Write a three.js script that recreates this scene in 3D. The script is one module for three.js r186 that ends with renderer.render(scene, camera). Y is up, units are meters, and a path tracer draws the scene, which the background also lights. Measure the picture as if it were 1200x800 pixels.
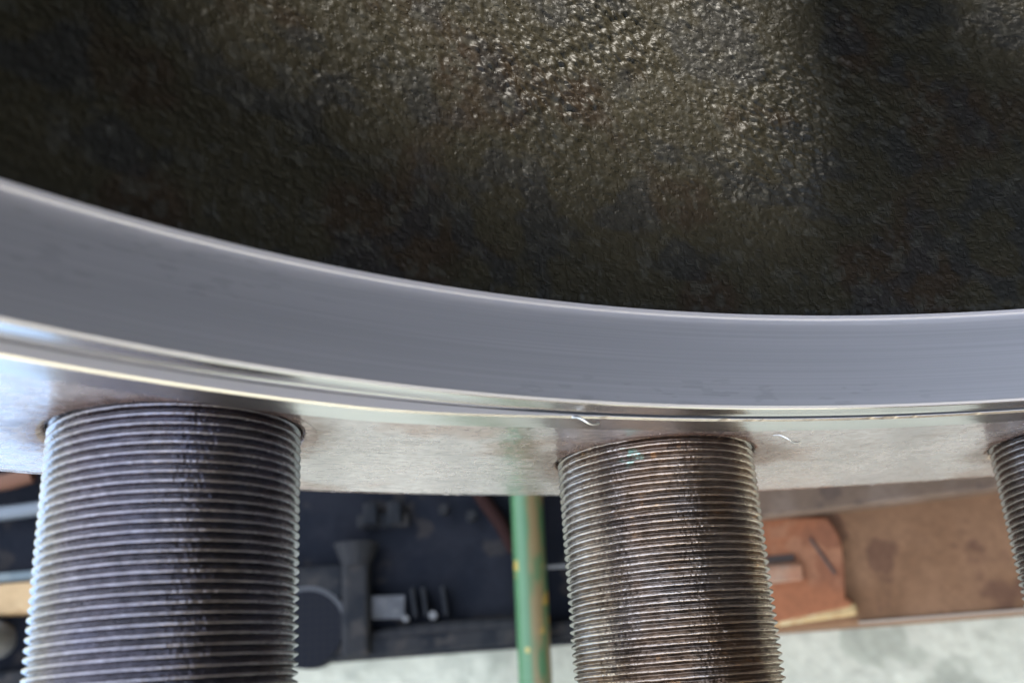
import * as THREE from 'three';
import { mergeGeometries } from 'three/addons/utils/BufferGeometryUtils.js';
import { RoundedBoxGeometry } from 'three/addons/geometries/RoundedBoxGeometry.js';

// ------------------------------------------------------------------ camera, sky, sun, exposure
const scene = new THREE.Scene();
const camera = new THREE.PerspectiveCamera(38.18, 1024 / 682, 0.02, 400);
camera.position.set(-0.2011, -0.06684, 0.09592);
camera.quaternion.setFromRotationMatrix(new THREE.Matrix4().makeBasis(
  new THREE.Vector3(0.99797, -0.021364, 0.06),
  new THREE.Vector3(0.06369, 0.334759, -0.940149),
  new THREE.Vector3(0, 0.942062, 0.33544)));
camera.focus = 0.405;
camera.userData.fStop = 6.8;
scene.add(camera);

const renderer = new THREE.WebGLRenderer({ antialias: true });
renderer.toneMapping = THREE.LinearToneMapping;
renderer.toneMappingExposure = 4.45;
renderer.shadowMap.enabled = true;

{ // hazy bright day: blue overhead, white towards the horizon
  const W = 256, H = 128, d = new Float32Array(W * H * 4);
  for (let j = 0; j < H; j++) {
    const el = ((j + 0.5) / H - 0.5) * Math.PI, s = Math.sin(el);
    for (let i = 0; i < W; i++) {
      const k = (j * W + i) * 4;
      let c;
      if (s > 0) { const t = Math.pow(s, 0.55); c = [0.89 - 0.22 * t, 0.97 - 0.19 * t, 1.08 - 0.09 * t]; }
      else c = [0.34, 0.33, 0.30];
      d[k] = c[0]; d[k + 1] = c[1]; d[k + 2] = c[2]; d[k + 3] = 1;
    }
  }
  const sky = new THREE.DataTexture(d, W, H, THREE.RGBAFormat, THREE.FloatType);
  sky.mapping = THREE.EquirectangularReflectionMapping; sky.magFilter = THREE.LinearFilter; sky.needsUpdate = true;
  scene.background = sky; scene.environment = sky;
}
const SUN = new THREE.Vector3(0.12, 0.56, -0.82).normalize();
const sun = new THREE.DirectionalLight(new THREE.Color(1, 0.94, 0.84), 3.9);
sun.position.copy(SUN).multiplyScalar(20); sun.castShadow = true; sun.shadow.radius = 4;
Object.assign(sun.shadow.camera, { left: -5, right: 5, top: 5, bottom: -5, near: 1, far: 60 });
sun.shadow.mapSize.set(2048, 2048);
scene.add(sun, sun.target);

// ------------------------------------------------------------------ noise
const hash = (x, y, s) => { let h = Math.imul(x | 0, 374761393) ^ Math.imul(y | 0, 668265263) ^ Math.imul(s | 0, 974634777); h = Math.imul(h ^ (h >>> 13), 1274126177); h ^= h >>> 16; return (h >>> 0) / 4294967296; };
const wrap = (v, p) => p ? ((v % p) + p) % p : v;
function vnoise(x, y, s = 0, px = 0, py = 0) {
  const xi = Math.floor(x), yi = Math.floor(y), fx = x - xi, fy = y - yi;
  const u = fx * fx * fx * (fx * (fx * 6 - 15) + 10), v = fy * fy * fy * (fy * (fy * 6 - 15) + 10);
  const x0 = wrap(xi, px), x1 = wrap(xi + 1, px), y0 = wrap(yi, py), y1 = wrap(yi + 1, py);
  const a = hash(x0, y0, s), b = hash(x1, y0, s), c = hash(x0, y1, s), e = hash(x1, y1, s);
  return (a + (b - a) * u) * (1 - v) + (c + (e - c) * u) * v;
}
function fbm(x, y, s = 0, oct = 4, px = 0, py = 0) {
  let t = 0, a = 0.5, n = 0;
  for (let i = 0; i < oct; i++) { t += a * vnoise(x, y, s + i * 17, px, py); n += a; x *= 2; y *= 2; px *= 2; py *= 2; a *= 0.5; }
  return t / n;
}
function worley(x, y, s = 0) {                       // distance to the nearest cell point, second nearest, cell id
  const xi = Math.floor(x), yi = Math.floor(y); let f1 = 9, f2 = 9, id = 0;
  for (let j = -1; j <= 1; j++) for (let i = -1; i <= 1; i++) {
    const cx = xi + i, cy = yi + j, dx = cx + hash(cx, cy, s) - x, dy = cy + hash(cx, cy, s + 5) - y, d = dx * dx + dy * dy;
    if (d < f1) { f2 = f1; f1 = d; id = hash(cx, cy, s + 9); } else if (d < f2) f2 = d;
  }
  return [Math.sqrt(f1), Math.sqrt(f2), id];
}
const smooth = (a, b, x) => { const t = Math.min(1, Math.max(0, (x - a) / (b - a))); return t * t * (3 - 2 * t); };
const lerp = (a, b, t) => a + (b - a) * t;
function tex(w, h, fn, metresU, metresV, color = true) {       // fn(u, v) in 0..1 -> [r, g, b] linear, or a number
  const d = new Uint8Array(w * h * 4), enc = (c) => 255 * Math.min(1, Math.max(0, c <= 0.0031308 ? c * 12.92 : 1.055 * Math.pow(c, 1 / 2.4) - 0.055));
  for (let j = 0; j < h; j++) for (let i = 0; i < w; i++) {
    const r = fn((i + 0.5) / w, (j + 0.5) / h), k = (j * w + i) * 4;
    if (color) { d[k] = enc(r[0]); d[k + 1] = enc(r[1]); d[k + 2] = enc(r[2]); } else d[k] = d[k + 1] = d[k + 2] = 255 * Math.min(1, Math.max(0, r));
    d[k + 3] = 255;
  }
  const t = new THREE.DataTexture(d, w, h, THREE.RGBAFormat);
  t.wrapS = t.wrapT = THREE.RepeatWrapping; t.magFilter = THREE.LinearFilter; t.minFilter = THREE.LinearMipmapLinearFilter; t.generateMipmaps = true;
  if (color) t.colorSpace = THREE.SRGBColorSpace;
  t.repeat.set(1 / metresU, 1 / metresV); t.needsUpdate = true;
  return t;
}
const mix3 = (a, b, t) => [lerp(a[0], b[0], t), lerp(a[1], b[1], t), lerp(a[2], b[2], t)];

// ------------------------------------------------------------------ helpers
const used = {};
function numbered(n) { const k = used[n] = (used[n] ?? -1) + 1; return k ? `${n}_${String(k).padStart(3, '0')}` : n; }
function tag(o, label, category, group) { o.userData.label = label; o.userData.category = category; if (group) o.userData.group = group; return o; }
function thing(name, label, category, pos = [0, 0, 0], group) { const g = new THREE.Group(); g.name = numbered(name); g.position.set(...pos); tag(g, label, category, group); scene.add(g); return g; }
function obj(name, geo, mat, parent = scene) {
  const m = new THREE.Mesh(geo, mat); m.name = parent === scene ? numbered(name) : name; m.castShadow = m.receiveShadow = true; parent.add(m); return m;
}
function box(w, h, d, x, y, z, r = 0.002, ry = 0, rx = 0, rz = 0) {
  const g = r ? new RoundedBoxGeometry(w, h, d, 2, Math.min(r, w / 2.01, h / 2.01, d / 2.01)) : new THREE.BoxGeometry(w, h, d);
  uvBox(g); if (rx) g.rotateX(rx); if (rz) g.rotateZ(rz); if (ry) g.rotateY(ry); g.translate(x, y, z); return g;
}
function uvBox(g) {                                    // uv in metres by the main direction of each normal
  const p = g.attributes.position, n = g.attributes.normal, uv = new Float32Array(p.count * 2);
  for (let i = 0; i < p.count; i++) {
    const ax = Math.abs(n.getX(i)), ay = Math.abs(n.getY(i)), az = Math.abs(n.getZ(i));
    uv[2 * i] = ax > ay && ax > az ? p.getZ(i) : p.getX(i); uv[2 * i + 1] = ay >= ax && ay >= az ? p.getZ(i) : p.getY(i);
  }
  g.setAttribute('uv', new THREE.BufferAttribute(uv, 2)); return g;
}
function tube(pts, r, segs = 40, rad = 16) { return new THREE.TubeGeometry(new THREE.CatmullRomCurve3(pts.map((p) => new THREE.Vector3(...p))), segs, r, rad, false); }
function grid(nu, nv, fn, keep, colors) {               // fn(i, j) -> {p, uv, c}
  const pos = new Float32Array((nu + 1) * (nv + 1) * 3), uv = new Float32Array((nu + 1) * (nv + 1) * 2), col = colors ? new Float32Array(pos.length) : null, idx = [];
  let k = 0;
  for (let i = 0; i <= nu; i++) for (let j = 0; j <= nv; j++, k++) {
    const r = fn(i, j); pos.set(r.p, k * 3); uv.set(r.uv, k * 2); if (col) col.set(r.c, k * 3);
  }
  for (let i = 0; i < nu; i++) for (let j = 0; j < nv; j++) {
    if (keep && !keep(i, j)) continue;
    const a = i * (nv + 1) + j, b = a + nv + 1; idx.push(a, b, a + 1, b, b + 1, a + 1);
  }
  const g = new THREE.BufferGeometry();
  g.setAttribute('position', new THREE.BufferAttribute(pos, 3)); g.setAttribute('uv', new THREE.BufferAttribute(uv, 2)); if (col) g.setAttribute('color', new THREE.BufferAttribute(col, 3));
  g.setIndex(new THREE.BufferAttribute(new Uint32Array(idx), 1)); g.computeVertexNormals(); return g;
}
// profile(phi) -> [[r, z], ...] turned about the valve axis (z); each span gets its own vertices, so its edges stay crisp
const DEG = Math.PI / 180;
const PHIS = []; { let a = -62; while (a <= 22) { PHIS.push(a * DEG); a += 0.12; } a = 24; while (a < 297) { PHIS.push(a * DEG); a += 3; } PHIS.push(298 * DEG); }
function revolve(profile, sub = 1, color, keep) {
  const parts = [], n = profile(0).length;
  for (let s = 0; s < n - 1; s++) {
    parts.push(grid(PHIS.length - 1, sub, (i, j) => {
      const ph = PHIS[i], pr = profile(ph), t = j / sub, r = lerp(pr[s][0], pr[s + 1][0], t), z = lerp(pr[s][1], pr[s + 1][1], t);
      const p = [r * Math.sin(ph), -r * Math.cos(ph), z], len = Math.hypot(pr[s + 1][0] - pr[s][0], pr[s + 1][1] - pr[s][1]);
      return { p, uv: [ph * 0.45, 0.01 * s + t * len], c: color ? color(p) : [1, 1, 1] };
    }, keep && ((i, j) => keep(s, (PHIS[i] + PHIS[i + 1]) / 2, lerp(profile(0)[s][0], profile(0)[s + 1][0], (j + 0.5) / sub))), !!color));
  }
  return mergeGeometries(parts);
}
const polar = (r, phDeg, z) => [r * Math.sin(phDeg * DEG), -r * Math.cos(phDeg * DEG), z];

// ------------------------------------------------------------------ materials
const T = {};
T.brush = tex(512, 512, (u, v) => 0.5 * vnoise(u * 10, v * 400, 3, 10, 400) + 0.3 * vnoise(u * 24, v * 160, 4, 24, 160) + 0.2 * vnoise(u * 4, v * 70, 5, 4, 70), 0.24, 0.04, false);
T.brushColor = tex(512, 512, (u, v) => { const k = 0.9 + 0.1 * vnoise(u * 5, v * 120, 6, 5, 120) + 0.08 * vnoise(u * 3, v * 300, 10, 3, 300) + 0.06 * (fbm(u * 4, v * 6, 7, 4, 4, 6) - 0.5); const dark = smooth(0.66, 0.74, fbm(u * 60, v * 40, 8, 3, 60, 40)) * smooth(0.52, 0.66, fbm(u * 3, v * 3, 9, 3, 3, 3)); const q = k * (1 - 0.1 * dark); return [0.47 * q, 0.46 * q, 0.475 * q]; }, 0.5, 0.08);
const machined = new THREE.MeshPhysicalMaterial({ map: T.brushColor, metalness: 0.85, roughness: 0.5, bumpMap: T.brush, bumpScale: 0.00002, side: THREE.DoubleSide });
const turned = new THREE.MeshPhysicalMaterial({ color: new THREE.Color(0.68, 0.655, 0.635), metalness: 1, roughness: 0.24, bumpMap: T.brush, bumpScale: 0.00003, side: THREE.DoubleSide });
const darkGap = new THREE.MeshStandardMaterial({ color: new THREE.Color(0.08, 0.08, 0.085), metalness: 0.5, roughness: 0.6, side: THREE.DoubleSide });
T.faceColor = tex(1024, 1024, (u, v) => {
  const big = fbm(u * 3, v * 3, 20, 5, 3, 3), fine = fbm(u * 60, v * 60, 22, 3, 60, 60), sc = smooth(0.66, 0.74, vnoise(u * 30, v * 150, 24, 30, 150)) * smooth(0.45, 0.65, fbm(u * 5, v * 5, 25, 3, 5, 5));
  const k = 0.82 + 0.22 * (big - 0.5) + 0.16 * (fine - 0.5) - 0.12 * sc, br = smooth(0.5, 0.68, fbm(u * 7, v * 7, 26, 5, 7, 7)); return [0.745 * k * (1 - 0.22 * br), 0.66 * k * (1 - 0.34 * br), 0.635 * k * (1 - 0.4 * br)];
}, 0.3, 0.3);
T.faceRough = tex(512, 512, (u, v) => 0.22 + 0.26 * (fbm(u * 6, v * 6, 30, 5, 6, 6) - 0.5) + 0.2 * (vnoise(u * 90, v * 90, 31, 90, 90) - 0.5), 0.24, 0.24, false);
T.faceBump = tex(1024, 1024, (u, v) => 0.5 * fbm(u * 40, v * 40, 33, 4, 40, 40) + 0.4 * fbm(u * 8, v * 20, 34, 4, 8, 20) + 0.3 * smooth(0.7, 0.8, vnoise(u * 70, v * 130, 35, 70, 130)), 0.2, 0.2, false);
const faceMat = new THREE.MeshPhysicalMaterial({ map: T.faceColor, vertexColors: true, metalness: 0.8, roughness: 1, roughnessMap: T.faceRough, bumpMap: T.faceBump, bumpScale: 0.0002, side: THREE.DoubleSide });
T.castColor = tex(1024, 1024, (u, v) => {
  const a = fbm(u * 5, v * 5, 40, 5, 5, 5), b = fbm(u * 14, v * 14, 41, 4, 14, 14), c = fbm(u * 110, v * 110, 42, 2, 110, 110), w = smooth(0.6, 0.75, fbm(u * 40, v * 40, 43, 3, 40, 40));
  let k = [0.0165, 0.0143, 0.0088]; k = mix3(k, [0.016, 0.0103, 0.0066], smooth(0.5, 0.68, a) * 0.7); k = mix3(k, [0.0115, 0.0118, 0.012], smooth(0.52, 0.7, b) * 0.6); k = mix3(k, [0.026, 0.0245, 0.019], w * 0.6);
  const q = 0.7 + 0.6 * c; return [k[0] * q, k[1] * q, k[2] * q];
}, 0.21, 0.21);
T.castBump = tex(1024, 1024, (u, v) => 0.55 * fbm(u * 60, v * 60, 50, 4, 60, 60) + 0.45 * fbm(u * 22, v * 22, 51, 3, 22, 22) - 0.5 * smooth(0.7, 0.8, vnoise(u * 80, v * 80, 52, 80, 80)), 0.12, 0.12, false);
const castMat = new THREE.MeshPhysicalMaterial({ map: T.castColor, metalness: 0.0, roughness: 0.44, specularIntensity: 0.22, bumpMap: T.castBump, bumpScale: 0.0005, side: THREE.DoubleSide });
const shellMat = new THREE.MeshStandardMaterial({ color: new THREE.Color(0.06, 0.055, 0.05), roughness: 0.7, side: THREE.DoubleSide });

const plain = (r, g, b, rough = 0.6, metal = 0) => new THREE.MeshStandardMaterial({ color: new THREE.Color(r, g, b), roughness: rough, metalness: metal });
function patchy(base, alt, alt2, seed, size, rough = 0.7, spec = 0.6) {
  return new THREE.MeshPhysicalMaterial({ roughness: rough, specularIntensity: spec, map: tex(512, 512, (u, v) => { let k = mix3(base, alt, smooth(0.42, 0.66, fbm(u * 4, v * 4, seed, 5, 4, 4))); k = mix3(k, alt2, 0.8 * smooth(0.6, 0.72, fbm(u * 9, v * 9, seed + 2, 4, 9, 9))); const q = 0.85 + 0.3 * fbm(u * 60, v * 60, seed + 4, 2, 60, 60); return [k[0] * q, k[1] * q, k[2] * q]; }, size, size) });
}
// ------------------------------------------------------------------ floor
const FLOOR = -1.05;
T.conc = tex(1024, 1024, (u, v) => {
  const a = fbm(u * 4, v * 4, 60, 6, 4, 4), b = fbm(u * 50, v * 50, 61, 3, 50, 50), st = smooth(0.58, 0.7, fbm(u * 9, v * 9, 62, 4, 9, 9));
  let k = mix3([0.485, 0.478, 0.378], [0.405, 0.41, 0.32], smooth(0.4, 0.62, a)); k = mix3(k, [0.24, 0.25, 0.19], st * 0.6); const q = 0.86 + 0.28 * b; return [k[0] * q, k[1] * q, k[2] * q];
}, 0.6, 0.6);
T.concBump = tex(512, 512, (u, v) => fbm(u * 20, v * 20, 65, 5, 20, 20), 0.3, 0.3, false);
const floorMat = new THREE.MeshStandardMaterial({ map: T.conc, roughness: 0.85, bumpMap: T.concBump, bumpScale: 0.002 });
{ const g = new THREE.PlaneGeometry(300, 300); g.rotateX(-Math.PI / 2); const p = g.attributes.position, uv = g.attributes.uv; for (let i = 0; i < p.count; i++) uv.setXY(i, p.getX(i), p.getZ(i)); g.translate(0, FLOOR, 0); obj('floor', g, floorMat).userData.kind = 'structure'; }

{ const w = patchy([0.08, 0.06, 0.045], [0.11, 0.085, 0.06], [0.05, 0.04, 0.03], 300, 1.5); obj('workshop_wall', box(0.2, 4.2, 9, 1.9, FLOOR + 2.1, 0.5, 0), w).userData.kind = 'structure';
  const c = patchy([0.72, 0.63, 0.47], [0.76, 0.68, 0.53], [0.64, 0.56, 0.42], 310, 3); obj('yard_wall', box(9, 3.6, 0.2, 3.6, FLOOR + 1.8, 6, 0), c).userData.kind = 'structure'; }

// ------------------------------------------------------------------ the valve
const R = 0.4423, RB = 0.5308, RO = 0.6141, RC = 0.4402, ZS = -0.0363;
const STUDS = [-37.94, -15.24, 7.46], PITCH = 0.003175, RT = 0.04445;
let rustCol;
const valve = thing('flanged_valve', 'large cast iron valve with a dark rough bore and a machined grey flange ring', 'valve');

{ // bore: rough casting, really displaced where the picture shows it; two ports in its roof let the sun in
  const ph = [], zs = [];
  for (let a = -63; a <= 17; a += 0.09) ph.push(a * DEG);
  for (let a = 19; a < 297; a += 1.5) ph.push(a * DEG); ph.push(297 * DEG);
  for (let z = ZS; z >= -0.235; z -= 0.00068) zs.push(z);
  for (let z = -0.24; z >= -0.4; z -= 0.01) zs.push(z);
  for (let z = -0.42; z > -2.2; z -= 0.018) zs.push(z);
  const disp = (s, z, d) => {                            // s along the wall, z along the axis, d depth behind the ring (metres)
    const A = smooth(0.012, 0.085, d + 0.02 * (fbm(s * 14, z * 14, 70, 3) - 0.5)) * (0.55 + 0.75 * smooth(0.38, 0.66, fbm(s * 26, z * 30, 69, 3))) * (0.3 + 0.7 * smooth(-0.37, -0.27, s)) * (1 - 0.6 * smooth(-0.075, -0.035, s)), u = s * 0.8 + z * 0.6, v = -s * 0.6 + z * 0.8;   // grain runs diagonally
    const wx = 0.8 * (fbm(s * 120, z * 120, 71, 2) - 0.5), wy = 0.8 * (fbm(s * 120, z * 120, 72, 2) - 0.5);
    const w1 = worley(u * 175 + wx, v * 240 + wy, 73), w2 = worley(u * 400 + wx, v * 500 + wy, 74), w3 = worley(s * 210, z * 210, 75);
    let h = 0.0012 * (fbm(s * 60, z * 60, 76, 4) - 0.5) * (0.3 + A);
    h += A * (0.0016 * (0.5 - Math.min(1, w1[0])) * (0.25 + 0.75 * w1[2]) + 0.0008 * (0.5 - Math.min(1, w2[0])));
    h -= (0.3 + 0.25 * A) * 0.0009 * (w3[2] > 0.9 ? smooth(0.34, 0.12, w3[0]) : 0);
    h -= A * 0.0007 * smooth(0.1, 0.0, Math.abs(fbm(u * 16, v * 42, 77, 3) - 0.5)) * smooth(0.48, 0.6, fbm(s * 22, z * 22, 78, 2));
    h += 0.0003 * (vnoise(s * 900, z * 900, 79) - 0.5);
    return h;
  };
  const port = (x, y, z, m = 0) => {                     // where the roof is open: the sunbeam through this point meets the bottom at X, Z
    if (y < 0.1) return false;
    const a = SUN.x * SUN.x + SUN.y * SUN.y, b = -(x * SUN.x + y * SUN.y), c = x * x + y * y - RC * RC, t = (-b + Math.sqrt(Math.max(0, b * b - a * c))) / a;
    const X = x - SUN.x * t, Z = z - SUN.z * t;
    if (X < -0.30 - m || X > 0.30 + m || Z > -0.098 + m - 0.35 * Math.max(0, -0.2 - X) || Z < -0.4 - m) return false;
    return X < -0.075 + m || (X > 0.03 - m && Z < -0.19 + m);
  };
  const cells = (i, j) => { const p = (ph[i] + ph[i + 1]) / 2; return !port(RC * Math.sin(p), -RC * Math.cos(p), (zs[j] + zs[j + 1]) / 2); };
  const bore = grid(ph.length - 1, zs.length - 1, (i, j) => {
    const p = ph[i], z = zs[j], s = p * RC, d = ZS - z, fine = p < 0.31 && z > -0.24;
    let h = fine ? disp(s, z, d) : 0, e = smooth(0.0055, 0, d);   // the casting's broken edge above the ring
    h = h * (1 - e * 0.5) - e * e * (0.0008 + (fine ? 0.0035 * Math.max(0, fbm(s * 180, 0, 80, 3) - 0.42) : 0));
    const r = RC - h; return { p: [r * Math.sin(p), -r * Math.cos(p), z], uv: [s, z] };
  }, cells);
  obj('bore', bore, castMat, valve);
  const ph2 = PHIS, RS = 0.58, zz = []; for (let z = -0.09; z > -2.2; z -= 0.02) zz.push(z); zz.push(-2.2);
  const ph3 = []; for (let a = 0; a <= 360; a += 1.5) ph3.push(a * DEG);
  const shell = grid(ph3.length - 1, zz.length - 1, (i, j) => ({ p: [RS * Math.sin(ph3[i]), -RS * Math.cos(ph3[i]), zz[j]], uv: [ph3[i] * RS, zz[j]] }),
    (i, j) => { const p = (ph3[i] + ph3[i + 1]) / 2, z = (zz[j] + zz[j + 1]) / 2; return !port(RS * Math.sin(p), -RS * Math.cos(p), z, 0.025); });
  const back = new THREE.CylinderGeometry(RS, RS, 0.03, 96); back.rotateX(Math.PI / 2); back.translate(0, 0, -2.2);
  obj('body_shell', mergeGeometries([shell, back]), shellMat, valve);
  for (const z of [-0.9, -1.9]) obj('support_foot', box(1.3, 0.56, 0.12, 0, -0.772, z, 0.004), shellMat, valve);
}
{ // seat ring, groove, raised lip and flange
  obj('seat_ring', revolve(() => [[RC - 0.002, ZS], [R - 0.0006, ZS], [R, ZS + 0.0006], [R, -0.0008], [R + 0.0008, 0]]), machined, valve);
  const gap = (ph) => lerp(0.0004, 0.0056, smooth(-29 * DEG, -21 * DEG, ph)), wall = (ph) => lerp(0.0033, 0.0002, smooth(-34 * DEG, -20 * DEG, ph));
  const rl = (ph) => 0.4574 - gap(ph) + 0.0002 * Math.sin(ph * 40);
  obj('ring_edge', revolve((ph) => [[R + 0.0008, 0], [R + 0.0014, 0.0003], [R + 0.0042, 0.0004], [R + 0.0047, 0.0001], [R + 0.0098, 0.0001], [R + 0.0104, 0.0004], [rl(ph) - 0.0008, 0.0001], [rl(ph), -0.0006]]), turned, valve);
  obj('groove', revolve((ph) => [[rl(ph), -0.0006], [rl(ph), -0.016], [0.4576, -0.016], [0.4576, 0]]), darkGap, valve);
  const wz = (ph) => wall(ph) + 0.00006 * (fbm(ph * 300, 3, 90, 3) - 0.5) - 0.0002 * smooth(0.6, 0.75, fbm(ph * 90, 7, 92, 3)) * smooth(-30 * DEG, -20 * DEG, ph);
  obj('lip_wall', revolve((ph) => [[0.4576, 0], [0.4577, wz(ph)]]), machined, valve);
  obj('raised_lip', revolve((ph) => { const w = wall(ph), e = wz(ph); return [[0.4577, e], [0.4586, w + 0.0007], [0.4618, w + 0.0011], [0.4622, w + 0.0008], [0.4652, w + 0.0012], [0.4657, w + 0.0009], [0.4698, w + 0.0013], [0.4704, w * 0.7 + 0.0007], [0.4738, w * 0.5 + 0.0008], [0.4755, 0.0001]]; }), turned, valve);
  rustCol = (p) => {                                  // rust where the studs enter the face
    let c = [1, 1, 1];
    for (const a of STUDS) {
      const q = polar(RB, a, 0), d = Math.hypot(p[0] - q[0], p[1] - q[1]) - 0.0445;
      const k = smooth(0.02, 0.001, d + 0.012 * (fbm(p[0] * 260, p[1] * 260, 91, 4) - 0.5)); c = mix3(c, [0.34, 0.2, 0.13], k * 0.85);
    }
    return c;
  };
  obj('flange_face', revolve(() => [[0.4733, 0], [RO - 0.009, 0], [RO - 0.0015, -0.0007], [RO, -0.002]], 90, rustCol, (s, ph, r) => s > 0 || STUDS.every((a) => { const q = polar(RB, a, 0); return Math.hypot(r * Math.sin(ph) - q[0], -r * Math.cos(ph) - q[1]) > RT + 0.0036; })), faceMat, valve);
  obj('flange_rim', revolve(() => [[RO, -0.002], [RO, -0.094], [RO - 0.003, -0.097], [0.579, -0.097]]), shellMat, valve);
}

// ------------------------------------------------------------------ threaded studs
function threadGeo(seed, wear) {
  const NA = 200, TURNS = 74, z0 = -0.012, prof = [[0, 0.03], [0.04, 0], [0.08, 0.03], [0.24, 0.46], [0.4, 0.89], [0.46, 0.97], [0.54, 1], [0.62, 0.97], [0.68, 0.89], [0.84, 0.46]];
  const depth = 0.00205, rows = TURNS * prof.length;
  return grid(rows, NA, (i, j) => {
    const a = (j / NA) * Math.PI * 2, k = i % prof.length, turn = (i - k) / prof.length, [t, h] = prof[k];
    let z = z0 + (turn + t + a / (Math.PI * 2)) * PITCH, f = h;
    const s = a * RT, nick = fbm(s * 240, z * 700, seed, 3), chip = vnoise(s * 330, turn * 3.1, seed + 40);
    let r = RT - depth * (1 - f) + (nick - 0.5) * 0.0004 * wear;
    if (h > 0.9 && chip > 0.86) r -= 0.00028 * wear * (chip - 0.86) / 0.14;
    const end = z0 + TURNS * PITCH; r = Math.min(r, RT + Math.min(0, (end - 0.003 - z)) * 0.8);
    z += (vnoise(s * 300, z * 900, seed + 3) - 0.5) * 0.00016 * wear;
    return { p: [r * Math.cos(a), r * Math.sin(a), z], uv: [s, z] };
  });
}
function studMat(base, rust, rustAmt, seed, rough, metal, flecks) {
  const W = RT * Math.PI * 2;
  const map = tex(1024, 1024, (u, v) => {
    const a = fbm(u * 9, v * 8, seed, 5, 9, 8), f = fbm(u * 150, v * 130, seed + 1, 3, 150, 130), st = fbm(u * 12, v * 66, seed + 2, 4, 12, 66);
    let k = mix3(base, rust, rustAmt * smooth(0.42, 0.68, a)); k = mix3(k, [0.14, 0.13, 0.13], 0.3 * smooth(0.52, 0.7, st));
    if (flecks) {                                         // turquoise paint near the root and flakes of rust
      k = mix3(k, [0.42, 0.3, 0.2], smooth(0.82, 0.86, fbm(u * 60, v * 150, seed + 11, 2, 60, 150)) * smooth(0.5, 0.6, a));
      const dx = (u - 0.908) * W, dz = v * 0.235 - 0.006; k = mix3(k, [0.36, 0.52, 0.46], 0.75 * smooth(0.006, 0.002, Math.hypot(dx * 0.8, dz)) * smooth(0.55, 0.66, fbm(u * 110, v * 130, seed + 12, 3, 110, 130)));
    }
    const q = 0.75 + 0.5 * f; return [k[0] * q, k[1] * q, k[2] * q];
  }, W, 0.235);
  const bump = tex(512, 512, (u, v) => fbm(u * 90, v * 90, seed + 7, 3, 90, 90), 0.09, 0.09, false);
  return new THREE.MeshPhysicalMaterial({ map, metalness: metal, roughness: rough, bumpMap: bump, bumpScale: 0.00025, side: THREE.DoubleSide });
}
const studMats = [studMat([0.2, 0.2, 0.24], [0.195, 0.18, 0.185], 0.6, 100, 0.24, 1, 0), studMat([0.31, 0.275, 0.25], [0.265, 0.195, 0.14], 0.65, 120, 0.27, 1, 1), studMat([0.27, 0.24, 0.235], [0.23, 0.18, 0.155], 0.6, 140, 0.27, 1, 0)];
const studLabels = ['thick dark threaded stud, the largest and most bluish, standing left of the green pipe', 'brownish worn threaded stud with rusty flecks, standing between the green pipe and the orange plate', 'threaded stud cut off by the right edge of the photo beside the brown crate'];
STUDS.forEach((a, i) => {
  const s = obj('threaded_stud', threadGeo(200 + i * 31, [0.7, 1.15, 1][i]), studMats[i]);
  s.position.set(...polar(RB, a, 0)); s.rotation.z = i * 2.1 + 0.4;
  tag(s, studLabels[i], 'stud bolt', 'threaded studs round the flange');
  const c0 = polar(RB, a, 0), RR = [[0.0062, 0.00006], [0.0034, 0.00008], [0.0024, -0.0001], [0.0007, -0.0009], [0.0003, -0.002]];
  const rim = grid(200, RR.length - 1, (k, j) => { const b = k / 200 * Math.PI * 2, r = RT + RR[j][0] + (j === 2 ? 0.0012 * (fbm(b * 9, i * 9, 155, 3) - 0.5) : 0), x = r * Math.cos(b), y = r * Math.sin(b); return { p: [x, y, RR[j][1]], uv: [Math.atan2(c0[0] + x, -c0[1] - y) * 0.45, Math.hypot(c0[0] + x, c0[1] + y)], c: rustCol([c0[0] + x, c0[1] + y]) }; }, null, true);
  const m = obj('hole_rim', rim, faceMat, valve); m.position.set(...c0);
});
{ // swarf left by the machining
  const chip = new THREE.MeshStandardMaterial({ color: new THREE.Color(0.6, 0.6, 0.58), metalness: 0.9, roughness: 0.35 });
  const curl = (name, at, s, r, label) => {
    const pts = []; for (let k = 0; k <= 12; k++) { const a = k / 12 * 4.2; pts.push([at[0] + s * (k / 12 - 0.5) * 1.4, at[1] + s * 0.28 * Math.sin(a), at[2] + r + s * 0.22 * (1 - Math.cos(a))]); }
    tag(obj(name, tube(pts, r, 24, 6), chip), label, 'metal chip');
  };
  curl('metal_shaving', [-0.1757, -0.4215, 0.0005], 0.007, 0.0005, 'small bright metal shaving bridging the dark groove beside the middle stud');
  curl('metal_shaving', [-0.0885, -0.4715, 0.0005], 0.008, 0.0004, 'thin metal curl on the flange lip just right of the middle stud');
}

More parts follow.
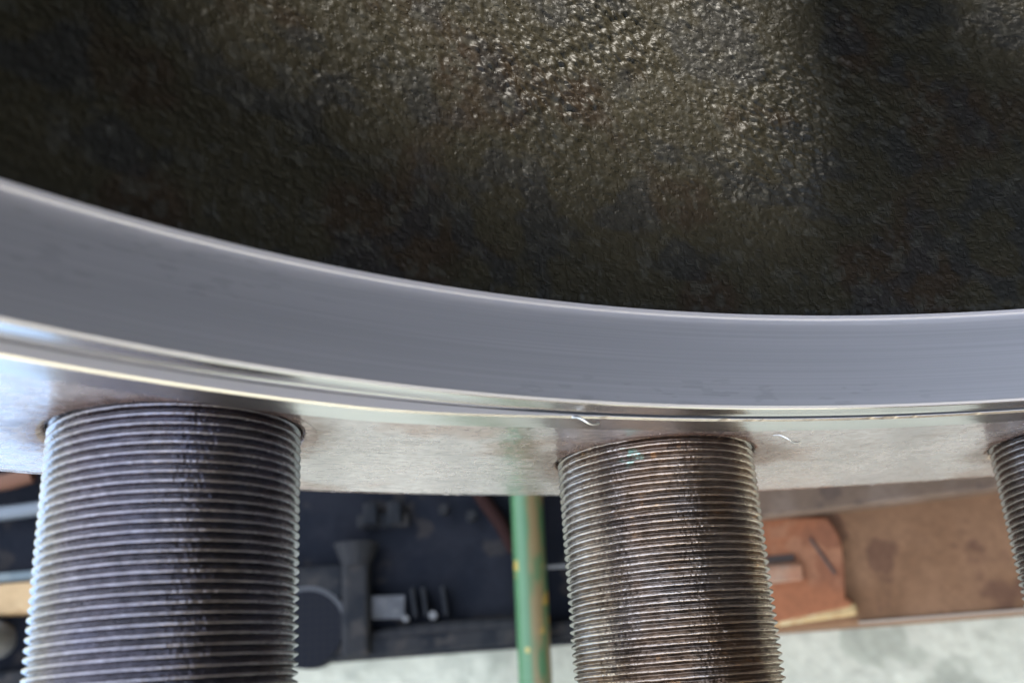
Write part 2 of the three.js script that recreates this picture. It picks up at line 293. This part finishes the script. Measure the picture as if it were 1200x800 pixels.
// ------------------------------------------------------------------ things on the floor
{ // green conduit
  const t = thing('green_pipe', 'green painted pipe with yellow rust flecks lying between the two large studs', 'pipe', [-0.198, -0.98, 0]);
  const m = new THREE.MeshStandardMaterial({ roughness: 0.42, map: tex(512, 1024, (u, v) => {
    const f = smooth(0.63, 0.68, fbm(u * 7, v * 26, 170, 3, 7, 26)) * smooth(0.4, 0.55, fbm(u * 3, v * 6, 171, 3, 3, 6)); let k = mix3([0.042, 0.115, 0.048], [0.055, 0.14, 0.06], fbm(u * 8, v * 20, 172, 3, 8, 20)); k = mix3(k, [0.34, 0.24, 0.05], f);
    return mix3(k, [0.2, 0.13, 0.06], 0.85 * smooth(0.1, 0.17, 0.25 - Math.abs(u - 0.4)) * smooth(0.4, 0.6, fbm(u * 9, v * 12, 173, 4, 9, 12))); }, 1, 1) });
  const g = new THREE.CylinderGeometry(0.0148, 0.0148, 1.1, 40, 1, true); g.rotateX(Math.PI / 2); g.rotateY(-0.016); const uv = g.attributes.uv; for (let i = 0; i < uv.count; i++) uv.setY(i, uv.getY(i) * 2.2);
  obj('pipe', g, m, t);
  const pl = plain(0.12, 0.12, 0.118, 0.7);
  obj('clip', box(0.05, 0.003, 0.003, 0.032, 0.0, -0.01, 0.001), pl, t);
  for (const z of [-0.4, 0.4]) obj('saddle', box(0.05, 0.056, 0.02, 0, -0.042, z, 0.002), pl, t);
}
{ // brown steel crate with an orange plate
  const t = thing('rusty_crate', 'brown rusty steel crate with a rounded orange plate lying right of the middle stud', 'crate', [0, FLOOR, 0]);
  const TOP = 0.1;
  const brown = patchy([0.165, 0.088, 0.046], [0.2, 0.11, 0.06], [0.11, 0.056, 0.034], 180, 0.3, 0.8, 0.3), orange = patchy([0.26, 0.1, 0.047], [0.2, 0.082, 0.043], [0.28, 0.13, 0.07], 190, 0.2, 0.7, 0.3), grey = patchy([0.13, 0.088, 0.06], [0.16, 0.115, 0.085], [0.08, 0.055, 0.042], 200, 0.2), cream = patchy([0.4, 0.28, 0.13], [0.32, 0.2, 0.09], [0.45, 0.36, 0.2], 205, 0.1), dark = plain(0.05, 0.035, 0.028, 0.8);
  const rot = 0.012;
  obj('body', box(0.62, TOP, 0.3, 0.24, TOP / 2, -0.094, 0.004, rot), brown, t);
  const rail = new THREE.Group();
  obj('rail', box(0.5, 0.026, 0.12, 0.22, TOP + 0.013, -0.106, 0.004, 0.06), grey, t);
  obj('edge_strip', box(0.36, 0.003, 0.002, 0.26, TOP + 0.001, 0.0545, 0.0008, 0.012), plain(0.33, 0.28, 0.23, 0.6), t);
  const sh = new THREE.Shape(); const pts = [[-0.07, -0.0290], [0.052, -0.0315], [0.066, -0.026], [0.0715, -0.012], [0.0705, 0.01], [0.067, 0.036], [0.064, 0.0425], [-0.07, 0.0535]];
  const cv = new THREE.CatmullRomCurve3(pts.map((p) => new THREE.Vector3(p[0], p[1], 0)), true, 'catmullrom', 0.35).getPoints(90); sh.setFromPoints(cv.map((p) => new THREE.Vector2(p.x, -p.y)));
  const pg = new THREE.ExtrudeGeometry(sh, { depth: 0.008, bevelEnabled: true, bevelSize: 0.003, bevelThickness: 0.003, bevelSegments: 3 }); pg.rotateX(-Math.PI / 2); pg.translate(0, TOP, 0); uvBox(pg);
  const plate = obj('orange_plate', pg, orange, t);
  obj('rib', box(0.056, 0.012, 0.016, 0.008, TOP + 0.013, 0.0125, 0.004, 0.03, 0.35), patchy([0.24, 0.15, 0.1], [0.24, 0.11, 0.06], [0.26, 0.18, 0.13], 210, 0.1), plate);
  obj('slot', box(0.05, 0.003, 0.007, 0.006, TOP + 0.0116, 0.001, 0.001, 0.03), dark, plate);
  obj('scratch', box(0.036, 0.002, 0.0026, 0.0555, TOP + 0.0115, 0.0002, 0.0008, -1.08), dark, plate);
  obj('pale_lip', box(0.17, 0.012, 0.011, -0.006, TOP + 0.004, 0.0515, 0.004, 0.075), cream, t);
}
{ // dark machine frame on the left
  const t = thing('machine_frame', 'dark navy machine frame with a grey post between left stud and green pipe', 'machine frame', [0, FLOOR, 0]);
  const navy = patchy([0.009, 0.0105, 0.0145], [0.013, 0.014, 0.018], [0.028, 0.025, 0.024], 220, 0.2, 0.8, 0.1), slate = patchy([0.012, 0.0135, 0.016], [0.022, 0.022, 0.023], [0.035, 0.032, 0.03], 230, 0.1, 0.8, 0.15), pale = patchy([0.075, 0.077, 0.083], [0.06, 0.062, 0.066], [0.1, 0.1, 0.1], 250, 0.06, 0.9, 0.2), black = patchy([0.009, 0.01, 0.014], [0.013, 0.014, 0.017], [0.02, 0.02, 0.02], 260, 0.1, 0.9, 0.1), bright = plain(0.1, 0.1, 0.1, 0.7);
  const B = 0.05;
  obj('base_plate', box(0.66, B - 0.01, 0.36, -0.43, (B - 0.01) / 2, -0.121, 0.004, 0.012), navy, t);
  obj('front_beam', box(0.62, 0.012, 0.016, -0.44, B - 0.001, 0.0515, 0.003, 0.025), slate, t);
  obj('post', box(0.026, 0.02, 0.088, -0.3585, B + 0.004, 0.0125, 0.006), slate, t);
  const fl = new THREE.CylinderGeometry(0.013, 0.021, 0.02, 24); fl.rotateX(Math.PI / 2); fl.translate(-0.358, B + 0.006, -0.034); obj('post_cap', fl, slate, t);
  const hump = new THREE.CylinderGeometry(0.034, 0.034, 0.03, 48); hump.translate(-0.404, B - 0.006, 0.03); obj('wheel', hump, black, t);
  const arc = new THREE.TorusGeometry(0.036, 0.003, 10, 48, Math.PI); arc.rotateX(-Math.PI / 2); arc.translate(-0.404, B + 0.006, 0.03); obj('wheel_guard', arc, pale, t);
  obj('tag_plate', box(0.033, 0.004, 0.021, -0.331, B + 0.001, 0.0145, 0.001, -0.04, 0.1), pale, t);
  obj('bracket', box(0.1, 0.02, 0.03, -0.42, B - 0.002, -0.011, 0.004), slate, t);
  for (const x of [-0.306, -0.296, -0.278]) obj('fin', box(0.004, 0.014, 0.026, x, B, 0.012, 0.001, 0.1), slate, t);
  for (const [x, z, r] of [[-0.289, 0.0245, 0.004], [-0.314, 0.026, 0.003], [-0.276, -0.072, 0.005], [-0.25, -0.064, 0.005]]) { const g = new THREE.CylinderGeometry(r, r * 1.1, 0.012, 6); g.translate(x, B + 0.001, z); obj('bolt_head', g, x > -0.28 ? slate : bright, t); }
  const tb = tube([[-0.345, B - 0.002, 0.04], [-0.29, B, 0.036], [-0.23, B, 0.036], [-0.19, B, 0.038]], 0.006, 30, 12); obj('hose', tb, slate, t);
  obj('hinge', mergeGeometries([box(0.014, 0.01, 0.022, -0.345, B, -0.072, 0.003), box(0.014, 0.01, 0.022, -0.322, B, -0.072, 0.003), box(0.05, 0.006, 0.014, -0.334, B - 0.004, -0.066, 0.003)]), slate, t);
  obj('red_hose', tube([[-0.25, B, -0.1], [-0.235, B + 0.002, -0.075], [-0.222, B, -0.055], [-0.21, B - 0.006, -0.03]], 0.007, 30, 12), patchy([0.02, 0.009, 0.008], [0.014, 0.008, 0.008], [0.03, 0.014, 0.01], 270, 0.05, 0.9, 0.1), t);
}
{ // small things at the far left
  const t = thing('wooden_batten', 'pale wooden batten with a blue strip on its edge, left of the largest stud', 'batten', [-0.72, -0.99, 0]);
  const wood = patchy([0.36, 0.24, 0.12], [0.42, 0.3, 0.16], [0.28, 0.17, 0.08], 240, 0.12);
  obj('plank', box(0.16, 0.02, 0.028, 0, -0.01, -0.013, 0.002, 0.02), wood, t); obj('strip', box(0.16, 0.02, 0.008, 0, -0.01, -0.033, 0.002, 0.02), patchy([0.11, 0.135, 0.145], [0.08, 0.1, 0.11], [0.15, 0.17, 0.17], 245, 0.1, 0.8, 0.2), t);
  tag(obj('white_can', (() => { const g = new THREE.CylinderGeometry(0.017, 0.017, 0.05, 32); g.translate(-0.694, -0.985, 0.021); return g; })(), plain(0.2, 0.195, 0.18, 0.7)), 'small white can below the wooden batten at the left edge', 'can');
  tag(obj('metal_tube', tube([[-0.78, -0.995, -0.092], [-0.7, -0.995, -0.094], [-0.64, -0.995, -0.098]], 0.007, 20, 12), plain(0.1, 0.115, 0.13, 0.5, 0.2)), 'thin grey metal tube at the left edge above the batten', 'tube');
  tag(obj('orange_hose', tube([[-0.74, -0.995, -0.125], [-0.7, -0.995, -0.124], [-0.67, -0.995, -0.13]], 0.008, 20, 12), plain(0.11, 0.045, 0.022, 0.8)), 'short orange hose at the left edge just under the flange', 'hose');
}
{ // a pale blue sheet on the floor beyond the lower left corner, mirrored in the flange and in the left sides of the studs
  const m = new THREE.MeshStandardMaterial({ roughness: 0.45, side: THREE.DoubleSide, map: tex(256, 256, (u, v) => { const q = 0.85 + 0.3 * fbm(u * 6, v * 6, 320, 4, 6, 6); return [0.36 * q, 0.5 * q, 0.66 * q]; }, 0.5, 0.5) });
  const g = grid(80, 60, (i, j) => { const x = -1.75 + 1.08 * i / 80, z = 0.085 + 1.1 * j / 60; return { p: [x, FLOOR + 0.006 + 0.03 * fbm(x * 6, z * 6, 321, 4) * smooth(0, 0.1, Math.min(i / 80, 1 - i / 80, j / 60, 1 - j / 60)), z], uv: [x, z] }; });
  tag(obj('plastic_sheet', g, m), 'pale blue plastic sheet spread on the floor at the lower left, mirrored in the flange', 'sheet');
}
renderer.render(scene, camera);
